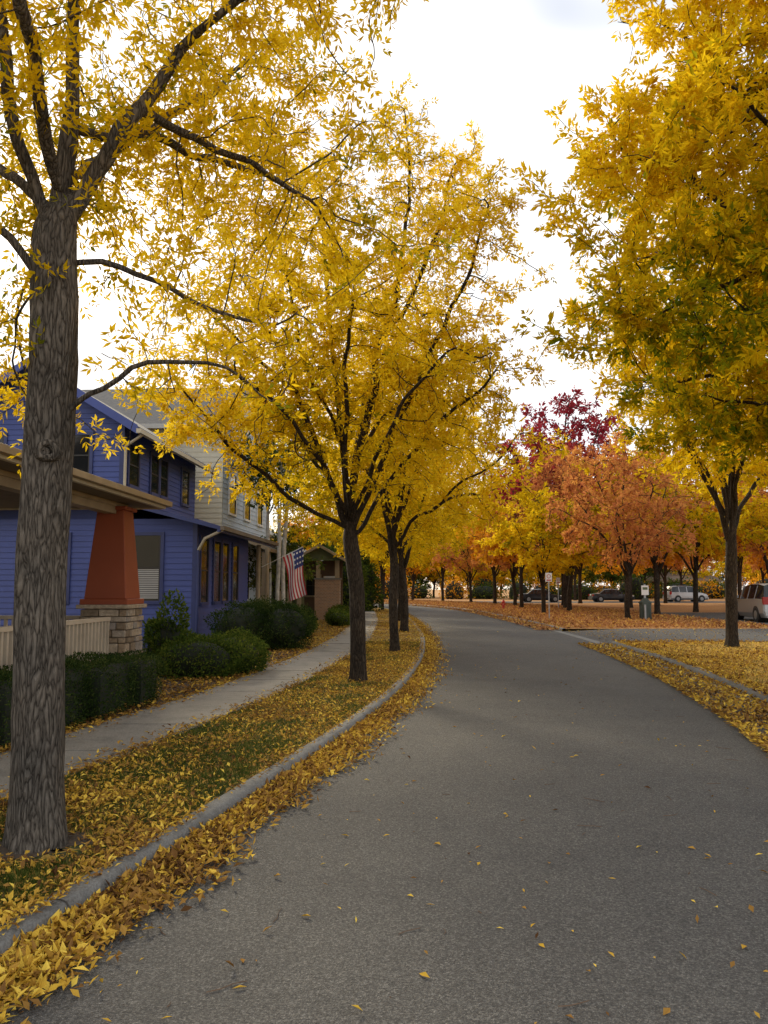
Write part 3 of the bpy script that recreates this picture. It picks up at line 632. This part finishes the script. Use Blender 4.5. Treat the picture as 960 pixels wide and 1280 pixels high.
# ---------------------------------------------------------------- hard-surface builder
class MB:
    def __init__(s): s.v=[];s.f=[];s.m=[];s.r=[];s.mats=[]
    def mi(s,m):
        m=M[m]
        if m not in s.mats: s.mats.append(m)
        return s.mats.index(m)
    def face(s,pts,m,r=.5):
        b=len(s.v); s.v+=[tuple(p) for p in pts]; s.f.append(tuple(range(b,b+len(pts)))); s.m.append(s.mi(m)); s.r.append(r)
    def hexa(s,c,m,r=.5):
        b=len(s.v); s.v+=[tuple(p) for p in c]
        for q in ((0,3,2,1),(4,5,6,7),(0,1,5,4),(1,2,6,5),(2,3,7,6),(3,0,4,7)):
            s.f.append(tuple(b+i for i in q)); s.m.append(s.mi(m)); s.r.append(r)
    def box(s,x0,x1,y0,y1,z0,z1,m,r=.5):
        s.hexa([(x0,y0,z0),(x1,y0,z0),(x1,y1,z0),(x0,y1,z0),(x0,y0,z1),(x1,y0,z1),(x1,y1,z1),(x0,y1,z1)],m,r)
    def obox(s,o,u,n,a0,a1,b0,b1,z0,z1,m,r=.5):
        o=np.array(o,float);u=np.array(u,float);n=np.array(n,float)
        p=lambda a,b,z: tuple(o+u*a+n*b+np.array([0,0,z]))
        s.hexa([p(a0,b0,z0),p(a1,b0,z0),p(a1,b1,z0),p(a0,b1,z0),p(a0,b0,z1),p(a1,b0,z1),p(a1,b1,z1),p(a0,b1,z1)],m,r)
    def slab(s,q,t,m,m2=None):
        q=[np.array(p,float) for p in q]; n=np.cross(q[1]-q[0],q[3]-q[0]); n=n/np.linalg.norm(n)
        if n[2]<0: n=-n
        lo=[p-n*t for p in q]; b=len(s.v); s.v+=[tuple(p) for p in q+lo]
        s.f.append((b,b+1,b+2,b+3)); s.m.append(s.mi(m)); s.r.append(.5)
        for k in ((7,6,5,4),(0,4,5,1),(1,5,6,2),(2,6,7,3),(3,7,4,0)):
            s.f.append(tuple(b+i for i in k)); s.m.append(s.mi(m2 or m)); s.r.append(.5)
    def cyl(s,p0,p1,r0,r1,m,k=12,r=.5):
        p0=np.array(p0,float);p1=np.array(p1,float);t=nrm(p1-p0);u=nrm(np.cross(t,[.3,.9,.2]));w=np.cross(t,u); b=len(s.v)
        for p,rad in ((p0,r0),(p1,r1)):
            for i in range(k):
                a=2*math.pi*i/k; s.v.append(tuple(p+u*rad*math.cos(a)+w*rad*math.sin(a)))
        for i in range(k): s.f.append((b+i,b+(i+1)%k,b+k+(i+1)%k,b+k+i)); s.m.append(s.mi(m)); s.r.append(r)
        s.f.append(tuple(b+i for i in range(k))[::-1]); s.m.append(s.mi(m)); s.r.append(r)
        s.f.append(tuple(b+k+i for i in range(k))); s.m.append(s.mi(m)); s.r.append(r)
    def siding(s,o,u,n,z0,z1,lim,m,ex=.15):
        o=np.array(o,float);u=np.array(u,float);n=np.array(n,float); z=z0
        while z<z1-.01:
            zt=min(z+ex,z1); a0,a1=lim(z); c0,c1=lim(zt)
            if a1-a0<.05: break
            p=lambda a,b,zz: tuple(o+u*a+n*b+np.array([0,0,zz]))
            s.face([p(a0,.024,z),p(a1,.024,z),p(c1,.006,zt),p(c0,.006,zt)],m); s.face([p(a0,.006,z),p(a1,.006,z),p(a1,.024,z),p(a0,.024,z)],m); z=zt
    def window(s,o,u,n,a,z,w,h,frame='navy',blind=False,mull=1,sash='blacktrim'):
        t=.09
        s.obox(o,u,n,a-t,a,.0,.06,z-t,z+h+t,frame); s.obox(o,u,n,a+w,a+w+t,.0,.06,z-t,z+h+t,frame)
        s.obox(o,u,n,a,a+w,.0,.058,z+h,z+h+t,frame); s.obox(o,u,n,a-.02,a+w+.02,.0,.085,z-t,z,frame)
        s.obox(o,u,n,a,a+w,.0,.028,z,z+h,'glass')
        for q in range(1,mull): s.obox(o,u,n,a+w*q/mull-.02,a+w*q/mull+.02,.028,.045,z,z+h,sash)
        s.obox(o,u,n,a,a+w,.0281,.047,z+h*.5-.02,z+h*.5+.02,sash)
        s.obox(o,u,n,a,a+.035,.028,.05,z,z+h,sash); s.obox(o,u,n,a+w-.035,a+w,.028,.05,z,z+h,sash)
        if blind:
            q=z+.06
            while q<z+h*.47: s.obox(o,u,n,a+.04,a+w-.04,.0285,.034,q,q+.032,'blind'); q+=.05
    def obj(s,name,parent=None,bevel=0):
        me=bpy.data.meshes.new(name); me.from_pydata(s.v,[],s.f)
        for m in s.mats: me.materials.append(m)
        me.polygons.foreach_set('material_index',np.array(s.m,dtype=np.int32)); a=me.attributes.new('rnd','FLOAT','FACE'); a.data.foreach_set('value',np.array(s.r,dtype=np.float32))
        me.update(); o=bpy.data.objects.new(name,me); link(o)
        if parent: o.parent=parent
        if bevel:
            b=o.modifiers.new('bevel','BEVEL'); b.width=bevel; b.segments=2; b.limit_method='ANGLE'
        return o
def empty(name,loc,rot=0):
    e=bpy.data.objects.new(name,None); link(e); e.location=loc; e.rotation_euler=(0,0,rot); return e
X=(1,0,0);Yv_=(0,1,0);nX=(-1,0,0);nY=(0,-1,0)
# ---- blue house
E=empty('blue_house',(-5.05,21.5,0),math.radians(-2.5))
w=MB()
uz=5.95
w.box(-10,0,0,6.5,-.1,3.45,'navy'); w.box(-8.2,-2.2,.35,7.5,3.2,uz,'navy')
w.siding((-10,0,0),X,nY,.3,3.45,lambda z:(0,10),'blue'); w.siding((0,0,0),Yv_,X,.3,3.45,lambda z:(0,6.5),'blue')
w.box(-10.03,.03,-.03,6.53,-.1,.3,'navy')
rx=-4.7; re=-1.6; rz=7.85; ez=5.95; sl=(rz-ez)/(re-rx)
w.face([(-8.2,.35,uz-.1),(-2.2,.35,uz-.1),(rx,.35,rz-.1)],'navy')
def glim(z):
    if z<6.0: return (0,6.0)
    d=(rz-.12-z)/sl; return (max(0,rx-d+8.2),min(6.,rx+d+8.2))
w.siding((-8.2,.35,0),X,nY,3.45,rz-.15,glim,'blue'); w.siding((-2.2,.35,0),Yv_,X,3.45,6.2,lambda z:(0,7.1),'blue')
for (x,y,z0,z1) in [(0,0,.3,3.45),(-2.2,.35,3.6,6.1)]:
    w.box(x-.09,x+.035,y-.035,y+.09,z0,z1,'navy')
w.obj('walls',E)
r=MB()
r.slab([(.75,-.6,3.22),(.75,7.6,3.22),(-2.25,7.6,4.0),(-2.25,-.6,4.0)],.10,'shingle','navy')
r.slab([(-2.25,-.6,4.0),(-2.25,.3,4.0),(-10.4,.3,4.05),(-10.4,-.6,3.5)],.1,'shingle','navy')
r.slab([(re,-.25,ez),(re,8.2,ez),(rx,8.2,rz),(rx,-.25,rz)],.14,'shingle','navy')
r.slab([(rx,-.25,rz),(rx,8.2,rz),(2*rx-re,8.2,ez),(2*rx-re,-.25,ez)],.14,'shingle','navy')
for sgn in (1,-1):
    xe=rx+(re-rx)*sgn
    r.hexa([(rx,-.29,rz-.22),(xe,-.29,ez-.22),(xe,-.255,ez-.22),(rx,-.255,rz-.22),(rx,-.29,rz+.03),(xe,-.29,ez+.03),(xe,-.255,ez+.03),(rx,-.255,rz+.03)],'blue')
r.box(.72,.80,-.62,7.6,3.05,3.2,'navy'); r.box(.80,.9,-.62,7.6,3.1,3.21,'soffit')
r.obj('roof',E)
g=MB()
g.window((0,0,0),X,nY,-1.75,1.25,.8,1.75,'navy',True); g.window((0,0,0),X,nY,-4.3,1.25,.8,1.75,'navy',True); g.window((0,0,0),X,nY,-7.,1.25,.9,1.75,'navy')
for y0 in (.35,1.75,2.75,4.1): g.window((0,0,0),Yv_,X,y0,1.2,.75,1.75,'navy')
g.window((0,.35,0),X,nY,-3.75,4.68,.62,1.15,'navy'); g.window((0,.35,0),X,nY,-6.2,4.68,.62,1.15,'navy')
for y0,ww in ((.35,.8),(2.2,.7),(3.1,.7),(5.4,.8)): g.window((-2.2,.35,0),Yv_,X,y0,4.5,ww,1.15,'navy')
g.obj('windows',E)
d=MB()
d.cyl((.82,-.5,3.1),(.3,-.25,2.9),.04,.04,'cream'); d.cyl((.3,-.25,2.9),(.08,-.05,2.6),.04,.04,'cream'); d.cyl((.08,-.07,2.6),(.08,-.07,.1),.035,.035,'navy')
d.cyl((re+.05,.1,5.8),(-2.1,.25,5.5),.04,.04,'cream'); d.cyl((-2.1,.25,5.5),(-2.1,.25,3.9),.04,.04,'cream')
d.box(re-.02,re+.1,-.3,8.2,5.76,5.88,'cream')
d.cyl((.3,6.9,-.1),(.3,6.9,3.1),.09,.08,'tan'); d.cyl((.3,8.5,-.1),(.3,8.5,3.1),.09,.08,'tan')
d.obj('gutters_and_posts',E)
# ---- near porch house
E=empty('porch_house',(-4.45,13.2,0),math.radians(-2.5))
p=MB()
p.box(-3.9,.35,-8.,.35,-.1,.28,'soffit')
def taper(mb,x,y,z0,z1,h0,h1,m):
    mb.hexa([(x-h0,y-h0,z0),(x+h0,y-h0,z0),(x+h0,y+h0,z0),(x-h0,y+h0,z0),(x-h1,y-h1,z1),(x+h1,y-h1,z1),(x+h1,y+h1,z1),(x-h1,y+h1,z1)],m)
for yy in (0,-5.2):
    taper(p,0,yy,1.42,2.86,.34,.22,'rust'); p.box(-.39,.39,yy-.39,yy+.39,1.33,1.42,'rust'); p.box(-.27,.27,yy-.27,yy+.27,2.86,2.92,'rust')
p.obj('pillars',E,.012)
s=MB()
rs=random.Random(3)
for yy in (0,-5.2):
    s.box(-.33,.33,yy-.33,yy+.33,-.1,1.28,'stone',.1)
    z=-.05
    while z<1.25:
        h=min(rs.choice([.09,.12,.16]),1.27-z)
        for side in range(4):
            a=-.37
            while a<.36:
                L=min(rs.uniform(.14,.34),.37-a)
                if .37-(a+L)<.07: L=.37-a
                dpt=.37+rs.uniform(0,.035); u,nn={0:(X,nY),1:(Yv_,X),2:(nX,Yv_),3:(nY,nX)}[side]
                s.obox((0,yy,0),u,nn,a+.006,a+L-.006,.3,dpt,z+.006,z+h-.006,'stone',rs.random()); a+=L
        z+=h
    s.box(-.43,.43,yy-.43,yy+.43,1.265,1.33,'stone',.6)
s.obj('stone_piers',E,.012)
q=MB()
def rail(mb,a0,a1,fx):
    a=a0
    mb.obox(*fx,a0,a1,-.04,.04,1.08,1.14,'beige'); mb.obox(*fx,a0,a1,-.03,.03,.36,.42,'beige')
    while a<a1: mb.obox(*fx,a,a+.045,-.022,.022,.42,1.08,'beige'); a+=.13
rail(q,-4.75,-.42,((0.1,0,0),Yv_,X)); rail(q,-3.8,-.42,((0,.1,0),X,nY))
q.obj('railing',E)
r=MB()
r.slab([(.62,.75,3.12),(.62,-9,3.12),(-4.,-9,4.0),(-4.,.75,4.0)],.05,'shingle','shingle')
r.box(.55,.62,-9,.70,2.96,3.10,'cream')
r.box(-4.,.5499,-9,.70,2.985,3.01,'soffit')
r.box(-.12,.12,-9,.25,2.92,2.984,'tan'); r.box(-.10,.10,-9,.23,2.80,2.919,'tan')
r.hexa([(.55,.70,2.96),(-4,.70,2.96),(-4,.74,2.96),(.55,.74,2.96),(.55,.70,3.06),(-4,.70,3.92),(-4,.74,3.92),(.55,.74,3.06)],'cream')
r.box(.625,.72,-9,.75,3.0,3.09,'tan')
r.obj('porch_roof',E,.006)
b=MB(); b.box(-10,-4,-8.5,-.3,-.1,6.,'cream'); b.siding((-4,-8.5,0),Yv_,X,.3,6,lambda z:(0,8.2),'cream'); b.slab([(-3.4,-9,5.9),(-3.4,.3,5.9),(-7,.3,8),(-7,-9,8)],.15,'shingle','tan'); b.slab([(-7,-9,8),(-7,.3,8),(-10.6,.3,5.9),(-10.6,-9,5.9)],.15,'shingle','tan')
b.window((-4,-8.5,0),Yv_,X,2,1.2,1.2,1.4,'tan'); b.window((-4,-8.5,0),Yv_,X,5,1.2,1.2,1.4,'tan')
b.obj('walls',E)
# ---- cream house
E=empty('cream_house',(-6.3,31,0),math.radians(-2.5))
c=MB()
c.box(-9,0,0,9,-.1,8.2,'creamwall')
c.siding((-9,0,0),X,nY,.3,8.2,lambda z:(0,9),'creamwall',.2)
c.siding((0,0,0),Yv_,X,.3,8.2,lambda z:(0,9),'palewall',.2)
c.slab([(-9.5,-.7,7.9),(.6,-.7,7.9),(.6,4.5,10.6),(-9.5,4.5,10.6)],.18,'shingle','white'); c.slab([(-9.5,4.5,10.6),(.6,4.5,10.6),(.6,9.7,7.9),(-9.5,9.7,7.9)],.18,'shingle','white')
c.face([(0,0,8.1),(0,9,8.1),(0,4.5,10.4)],'palewall')
for z in (1.1,4.6):
    for y0 in (1.,3.8,6.6): c.window((0,0,0),Yv_,X,y0,z,1.1,1.6,'white')
    for x0 in (-2.4,-5.5): c.window((0,0,0),X,nY,x0,z,1.1,1.6,'white')
c.slab([(2.,-.3,3.1),(2.,9.3,3.1),(0,9.3,3.9),(0,-.3,3.9)],.14,'shingle','tan')
for y0 in (0.,3,6,9): c.box(1.6,1.8,y0-.1,y0+.1,-.1,2.98,'tan')
c.obj('building',E)
# ---- bungalow with brick entry
E=empty('brick_bungalow',(-2.2,40,0),math.radians(-1))
c=MB()
c.box(-9,-2.2,1,12,-.1,3.4,'olive'); c.siding((-2.2,1,0),Yv_,X,.3,3.4,lambda z:(0,11),'olive',.15)
c.box(-1.25,0,0,.5,-.1,2.0,'brick'); c.box(-1.3,.05,-.05,.55,2.0,2.08,'curb')
for x in (-1.1,-.15): c.box(x-.1,x+.1,.1,.35,2.08,3.0,'tan')
c.box(-2.2,-2.0,.1,.35,-.1,3.,'olive')
c.slab([(.5,-.4,2.9),(.5,4,2.9),(-1,4,3.75),(-1,-.4,3.75)],.12,'shingle','tan'); c.slab([(-1,-.4,3.75),(-1,4,3.75),(-2.6,4,2.9),(-2.6,-.4,2.9)],.12,'shingle','tan')
c.face([(.2,0,2.95),(-2.3,0,2.95),(-1,0,3.6)],'olive')
c.box(-2.0,0,2.,2.1,-.1,3.,'brown'); c.box(-1.0,-.4,1.95,1.998,.1,2.2,'white'); c.window((0,2,0),X,nY,-1.9,1.2,.7,1.,'tan',mull=2)
c.slab([(-1.4,.4,3.1),(-1.4,12.6,3.1),(-5.6,12.6,5.4),(-5.6,.4,5.4)],.15,'shingle','tan'); c.slab([(-5.6,.4,5.4),(-5.6,12.6,5.4),(-9.8,12.6,3.1),(-9.8,.4,3.1)],.15,'shingle','tan')
c.obj('building',E)
def house(name,x,y,wd,dp,h,rh,wall,rot=0,porch=True,post='white'):
    E=empty(name,(x,y,0),rot); c=MB(); c.box(-wd/2,wd/2,0,dp,-.1,h,wall); c.siding((-wd/2,0,0),X,nY,.3,h,lambda z:(0,wd),wall,.2)
    c.slab([(-wd/2-.5,-.6,h-.1),(wd/2+.5,-.6,h-.1),(wd/2+.5,dp/2,h+rh),(-wd/2-.5,dp/2,h+rh)],.15,'brown','brown'); c.slab([(-wd/2-.5,dp/2,h+rh),(wd/2+.5,dp/2,h+rh),(wd/2+.5,dp+.6,h-.1),(-wd/2-.5,dp+.6,h-.1)],.15,'brown','brown')
    if porch:
        c.slab([(-wd/2,-3,2.7),(wd/2,-3,2.7),(wd/2,-.03,3.4),(-wd/2,-.03,3.4)],.2,'brown','tan')
        for i in range(5): xx=-wd/2+.3+(wd-.6)*i/4; c.box(xx-.1,xx+.1,-2.8,-2.6,-.1,2.55,post)
    nw=int(wd//3)
    for i in range(nw):
        for z in ((1.,) if h<4 else (1.,4.)): c.window((-wd/2,0,0),X,nY,1+i*3,z,1.2,1.4,'white')
    c.obj('building',E)
house('distant_house',45,124,12,9,2.9,1.2,'brown',0,True,'white'); house('distant_house',66,110,14,9,3.4,2.,'brown',-.1,False)
house('distant_house',-22,66,10,9,5.5,2.4,'tan',.9)
# ---- flag
E=empty('american_flag',(-3.68,29.0,2.72)); c=MB()
hu=np.array([.72,0,.34]); fl=np.array([.34,0,-1.62]); nu,nv=13,26
def fp(i,j):
    u=i/nu; v=j/nv; q=hu*u*(1-.25*v)+fl*v; q=q+np.array([.05*math.sin(v*5+u*2),.10*math.sin(u*7+v*3)*(.3+v),0]); return q
for i in range(nu):
    for j in range(nv):
        m='flagred' if i%2==0 else 'flagwhite'
        if i>=6 and j<10:
            m='flagwhite' if (i%2==0 and j%3==1) else 'flagblue'
        c.face([fp(i,j),fp(i+1,j),fp(i+1,j+1),fp(i,j+1)],m)
c.obj('cloth',E)
c=MB(); c.cyl((-.75,0,-.38),tuple(hu*1.08),.014,.012,'white',8); c.cyl(tuple(hu*1.08),tuple(hu*1.12),.03,.02,'tan',8); c.obj('pole',E)
# ---- street furniture
def sign(loc,rot=0):
    E=empty('parking_sign',loc,rot); c=MB(); c.box(-.025,.025,-.02,.02,-.1,2.35,'metal'); c.box(-.16,.16,-.045,-.022,1.9,2.33,'white')
    k=16; ro,ri=.1,.075
    for i in range(k):
        a,b2=2*math.pi*i/k,2*math.pi*(i+1)/k
        c.face([(ro*math.cos(a),-.048,2.16+ro*math.sin(a)),(ro*math.cos(b2),-.048,2.16+ro*math.sin(b2)),(ri*math.cos(b2),-.048,2.16+ri*math.sin(b2)),(ri*math.cos(a),-.048,2.16+ri*math.sin(a))],'red')
    c.box(-.12,.12,-.05,-.046,1.94,2.0,'red'); c.obj('post_and_plate',E,.004)
sign((8.2,40,0)); sign((13.0,60,0),.2)
E=empty('litter_bin',(12.75,39.3,0)); c=MB()
c.cyl((0,0,0),(0,0,.85),.24,.29,'green_can',20); c.cyl((0,0,.85),(0,0,.9),.32,.32,'green_can',20); c.cyl((0,0,.9),(0,0,1.05),.3,.12,'green_can',20)
for i in range(12):
    a=i*math.pi/6; c.box(.27*math.cos(a)-.015,.27*math.cos(a)+.015,.27*math.sin(a)-.015,.27*math.sin(a)+.015,.02,.84,'green_can')
c.obj('bin',E)
E=empty('notice_post',(12.45,38.4,0)); c=MB(); c.box(-.04,.04,-.04,.04,-.1,1.75,'metal'); c.box(-.17,.17,-.07,-.042,1.25,1.7,'white'); c.box(-.12,.12,-.076,-.071,1.5,1.62,'olive'); c.box(-.13,.13,-.12,-.042,.8,1.1,'green_can'); c.obj('sign',E,.005)
E=empty('fire_hydrant',(8.6,58,0)); c=MB(); c.cyl((0,0,0),(0,0,.06),.17,.17,'red',16); c.cyl((0,0,.06),(0,0,.55),.1,.1,'red',16); c.cyl((0,0,.55),(0,0,.6),.14,.14,'red',16); c.cyl((0,0,.6),(0,0,.75),.12,.04,'red',16); c.cyl((-.2,0,.42),(.2,0,.42),.05,.05,'red',12); c.cyl((0,-.2,.4),(0,0,.4),.065,.065,'red',12); c.obj('hydrant',E)
# ---- cars
def car(loc,rot,paintm,suv=True,name='parked_car'):
    E=empty(name,loc,rot); c=MB(); rm=1.78 if suv else 1.45
    bl=1.08 if suv else .92
    if suv: st=[(0,.80,.55,.8,.66),(.06,.88,bl,bl+.02,.82),(.38,.91,bl,rm-.06,.67),(.9,.93,bl,rm,.70),(1.9,.93,bl-.02,rm,.71),(2.9,.93,bl-.04,rm-.08,.69),(3.65,.91,bl-.06,bl-.04,.80),(4.4,.86,.86,.88,.74),(4.65,.74,.55,.6,.6)]
    else: st=[(0,.76,.5,.6,.6),(.08,.85,.88,.9,.76),(.75,.89,bl,bl+.02,.80),(1.4,.90,bl,rm-.04,.62),(2.1,.91,bl-.02,rm,.64),(2.8,.91,bl-.04,rm-.07,.62),(3.5,.89,bl-.06,bl-.04,.78),(4.3,.85,.76,.78,.74),(4.55,.7,.5,.55,.6)]
    rings=[]
    for (y,wd,b_,rf,wr) in st:
        rings.append([(wd*.90,y,.22),(wd,y,.42),(wd,y,.62 if b_>.62 else b_*.97),(wd*.97,y,b_),(wr,y,rf-.04 if rf-b_>.3 else rf-.01),(wr*.8,y,rf),(0,y,rf+.015)])
    for k in range(len(st)-1):
        a,b2=rings[k],rings[k+1]; tall=(st[k][3]-st[k][2]>.3,st[k+1][3]-st[k+1][2]>.3)
        for sg in (1,-1):
            S=lambda p:(p[0]*sg,p[1],p[2])
            for j in range(6):
                m=paintm
                if j==3 and (tall[0] or tall[1]): m='glass'
                if j>=4 and (tall[0]!=tall[1]): m='glass'
                pts=[S(a[j]),S(b2[j]),S(b2[j+1]),S(a[j+1])]
                c.face(pts if sg>0 else pts[::-1],m)
    for q in (rings[0],rings[-1]):
        c.face([(p[0],p[1],p[2]) for p in q]+[(-p[0],p[1],p[2]) for p in q[::-1]],paintm)
    c.box(-.8,.8,.1,4.5,.2,.24,'rubber')
    c.obj('body',E)
    t=MB()
    for y in (.85,3.75):
        for sg in (1,-1):
            t.cyl((sg*.72,y,.33),(sg*.94,y,.33),.33,.33,'rubber',24); t.cyl((sg*.94,y,.33),(sg*.955,y,.33),.21,.19,'metal',16)
            t.cyl((sg*.60,y,.36),(sg*.936,y,.36),.39,.39,'blacktrim',24)
    t.obj('wheels',E)
    l=MB()
    zt=.82 if suv else .68
    for sg in (1,-1):
        l.box(*sorted((sg*.62,sg*.87)),-.02,.14,zt,zt+(.34 if suv else .16),'lamp_red'); l.box(*sorted((sg*.5,sg*.78)),4.42,4.6,.62,.76,'white')
        l.box(*sorted((sg*.93,sg*1.06)),3.1,3.25,bl,bl+.14,paintm)
        for yy in ((1.0,1.95,2.9) if suv else (1.4,2.1,2.85)): l.hexa([(sg*.925,yy,bl-.03),(sg*.925,yy+.07,bl-.03),(sg*.9,yy+.07,bl-.03),(sg*.9,yy,bl-.03),(sg*.735,yy,rm-.1),(sg*.735,yy+.07,rm-.1),(sg*.70,yy+.07,rm-.1),(sg*.70,yy,rm-.1)],paintm)
    l.box(-.82,.82,-.10,.10,.30,.52,paintm); l.box(-.5,.5,-.11,-.101,.32,.40,'blacktrim')
    l.box(-.17,.17,-.04,-.005,.72,.86,'white'); l.box(-.8,.8,4.55,4.70,.28,.5,paintm)
    l.obj('lights_and_trim',E,.015)
car((18.1,36.5,.01),math.radians(-6),'silver',True)
car((15,89,.01),math.radians(-90),'carblack',False); car((23,89.5,.01),math.radians(-88),'carblack',False); car((32,91,.01),math.radians(-80),'silver',True); car((45,92,.01),math.radians(-85),'silver',False)
# ---------------------------------------------------------------- world + sun
elev=math.radians(26); az=math.radians(-25)
wd=bpy.data.worlds.new('World'); sc.world=wd; wd.use_nodes=True; nt=wd.node_tree; bg=nt.nodes['Background']
sky=nt.nodes.new('ShaderNodeTexSky'); sky.sky_type='NISHITA'; sky.sun_disc=False; sky.sun_elevation=elev; sky.sun_rotation=az; sky.air_density=1.; sky.dust_density=1.
tc=nt.nodes.new('ShaderNodeTexCoord'); mp=nt.nodes.new('ShaderNodeMapping'); mp.inputs['Scale'].default_value=(1,1,2.2); nt.links.new(tc.outputs['Generated'],mp.inputs[0])
nz=nt.nodes.new('ShaderNodeTexNoise'); nz.inputs['Scale'].default_value=2.2; nz.inputs['Detail'].default_value=3; nt.links.new(mp.outputs[0],nz.inputs['Vector'])
cr=ramp(nt,[(.36,(.3,.3,.3)),(.56,(.98,.98,.98))]); nt.links.new(nz.outputs['Fac'],cr.inputs[0])
c=mixc(nt,cr.outputs[0],sky.outputs[0],(10.4,10.3,10.2)); nt.links.new(c,bg.inputs['Color']); bg.inputs['Strength'].default_value=.138
sd=bpy.data.lights.new('sun','SUN'); sd.energy=3.6; sd.angle=math.radians(11); sd.color=(1,.86,.62)
so=bpy.data.objects.new('sun',sd); link(so)
dv=Vector((math.sin(az)*math.cos(elev),math.cos(az)*math.cos(elev),math.sin(elev))); so.rotation_euler=dv.to_track_quat('Z','Y').to_euler(); so.location=(0,0,30)
cam=bpy.data.cameras.new('camera'); co=bpy.data.objects.new('camera',cam); link(co); co.location=(0,0,1.6); co.rotation_euler=(math.radians(95.4),0,0)
cam.sensor_fit='VERTICAL'; cam.sensor_height=24; cam.lens=18.75; cam.clip_end=2000; cam.clip_start=.05
sc.camera=co
sc.view_settings.view_transform='Standard'; sc.view_settings.look='None'; sc.view_settings.exposure=0
print('total build %.1f'%(time.time()-T0))
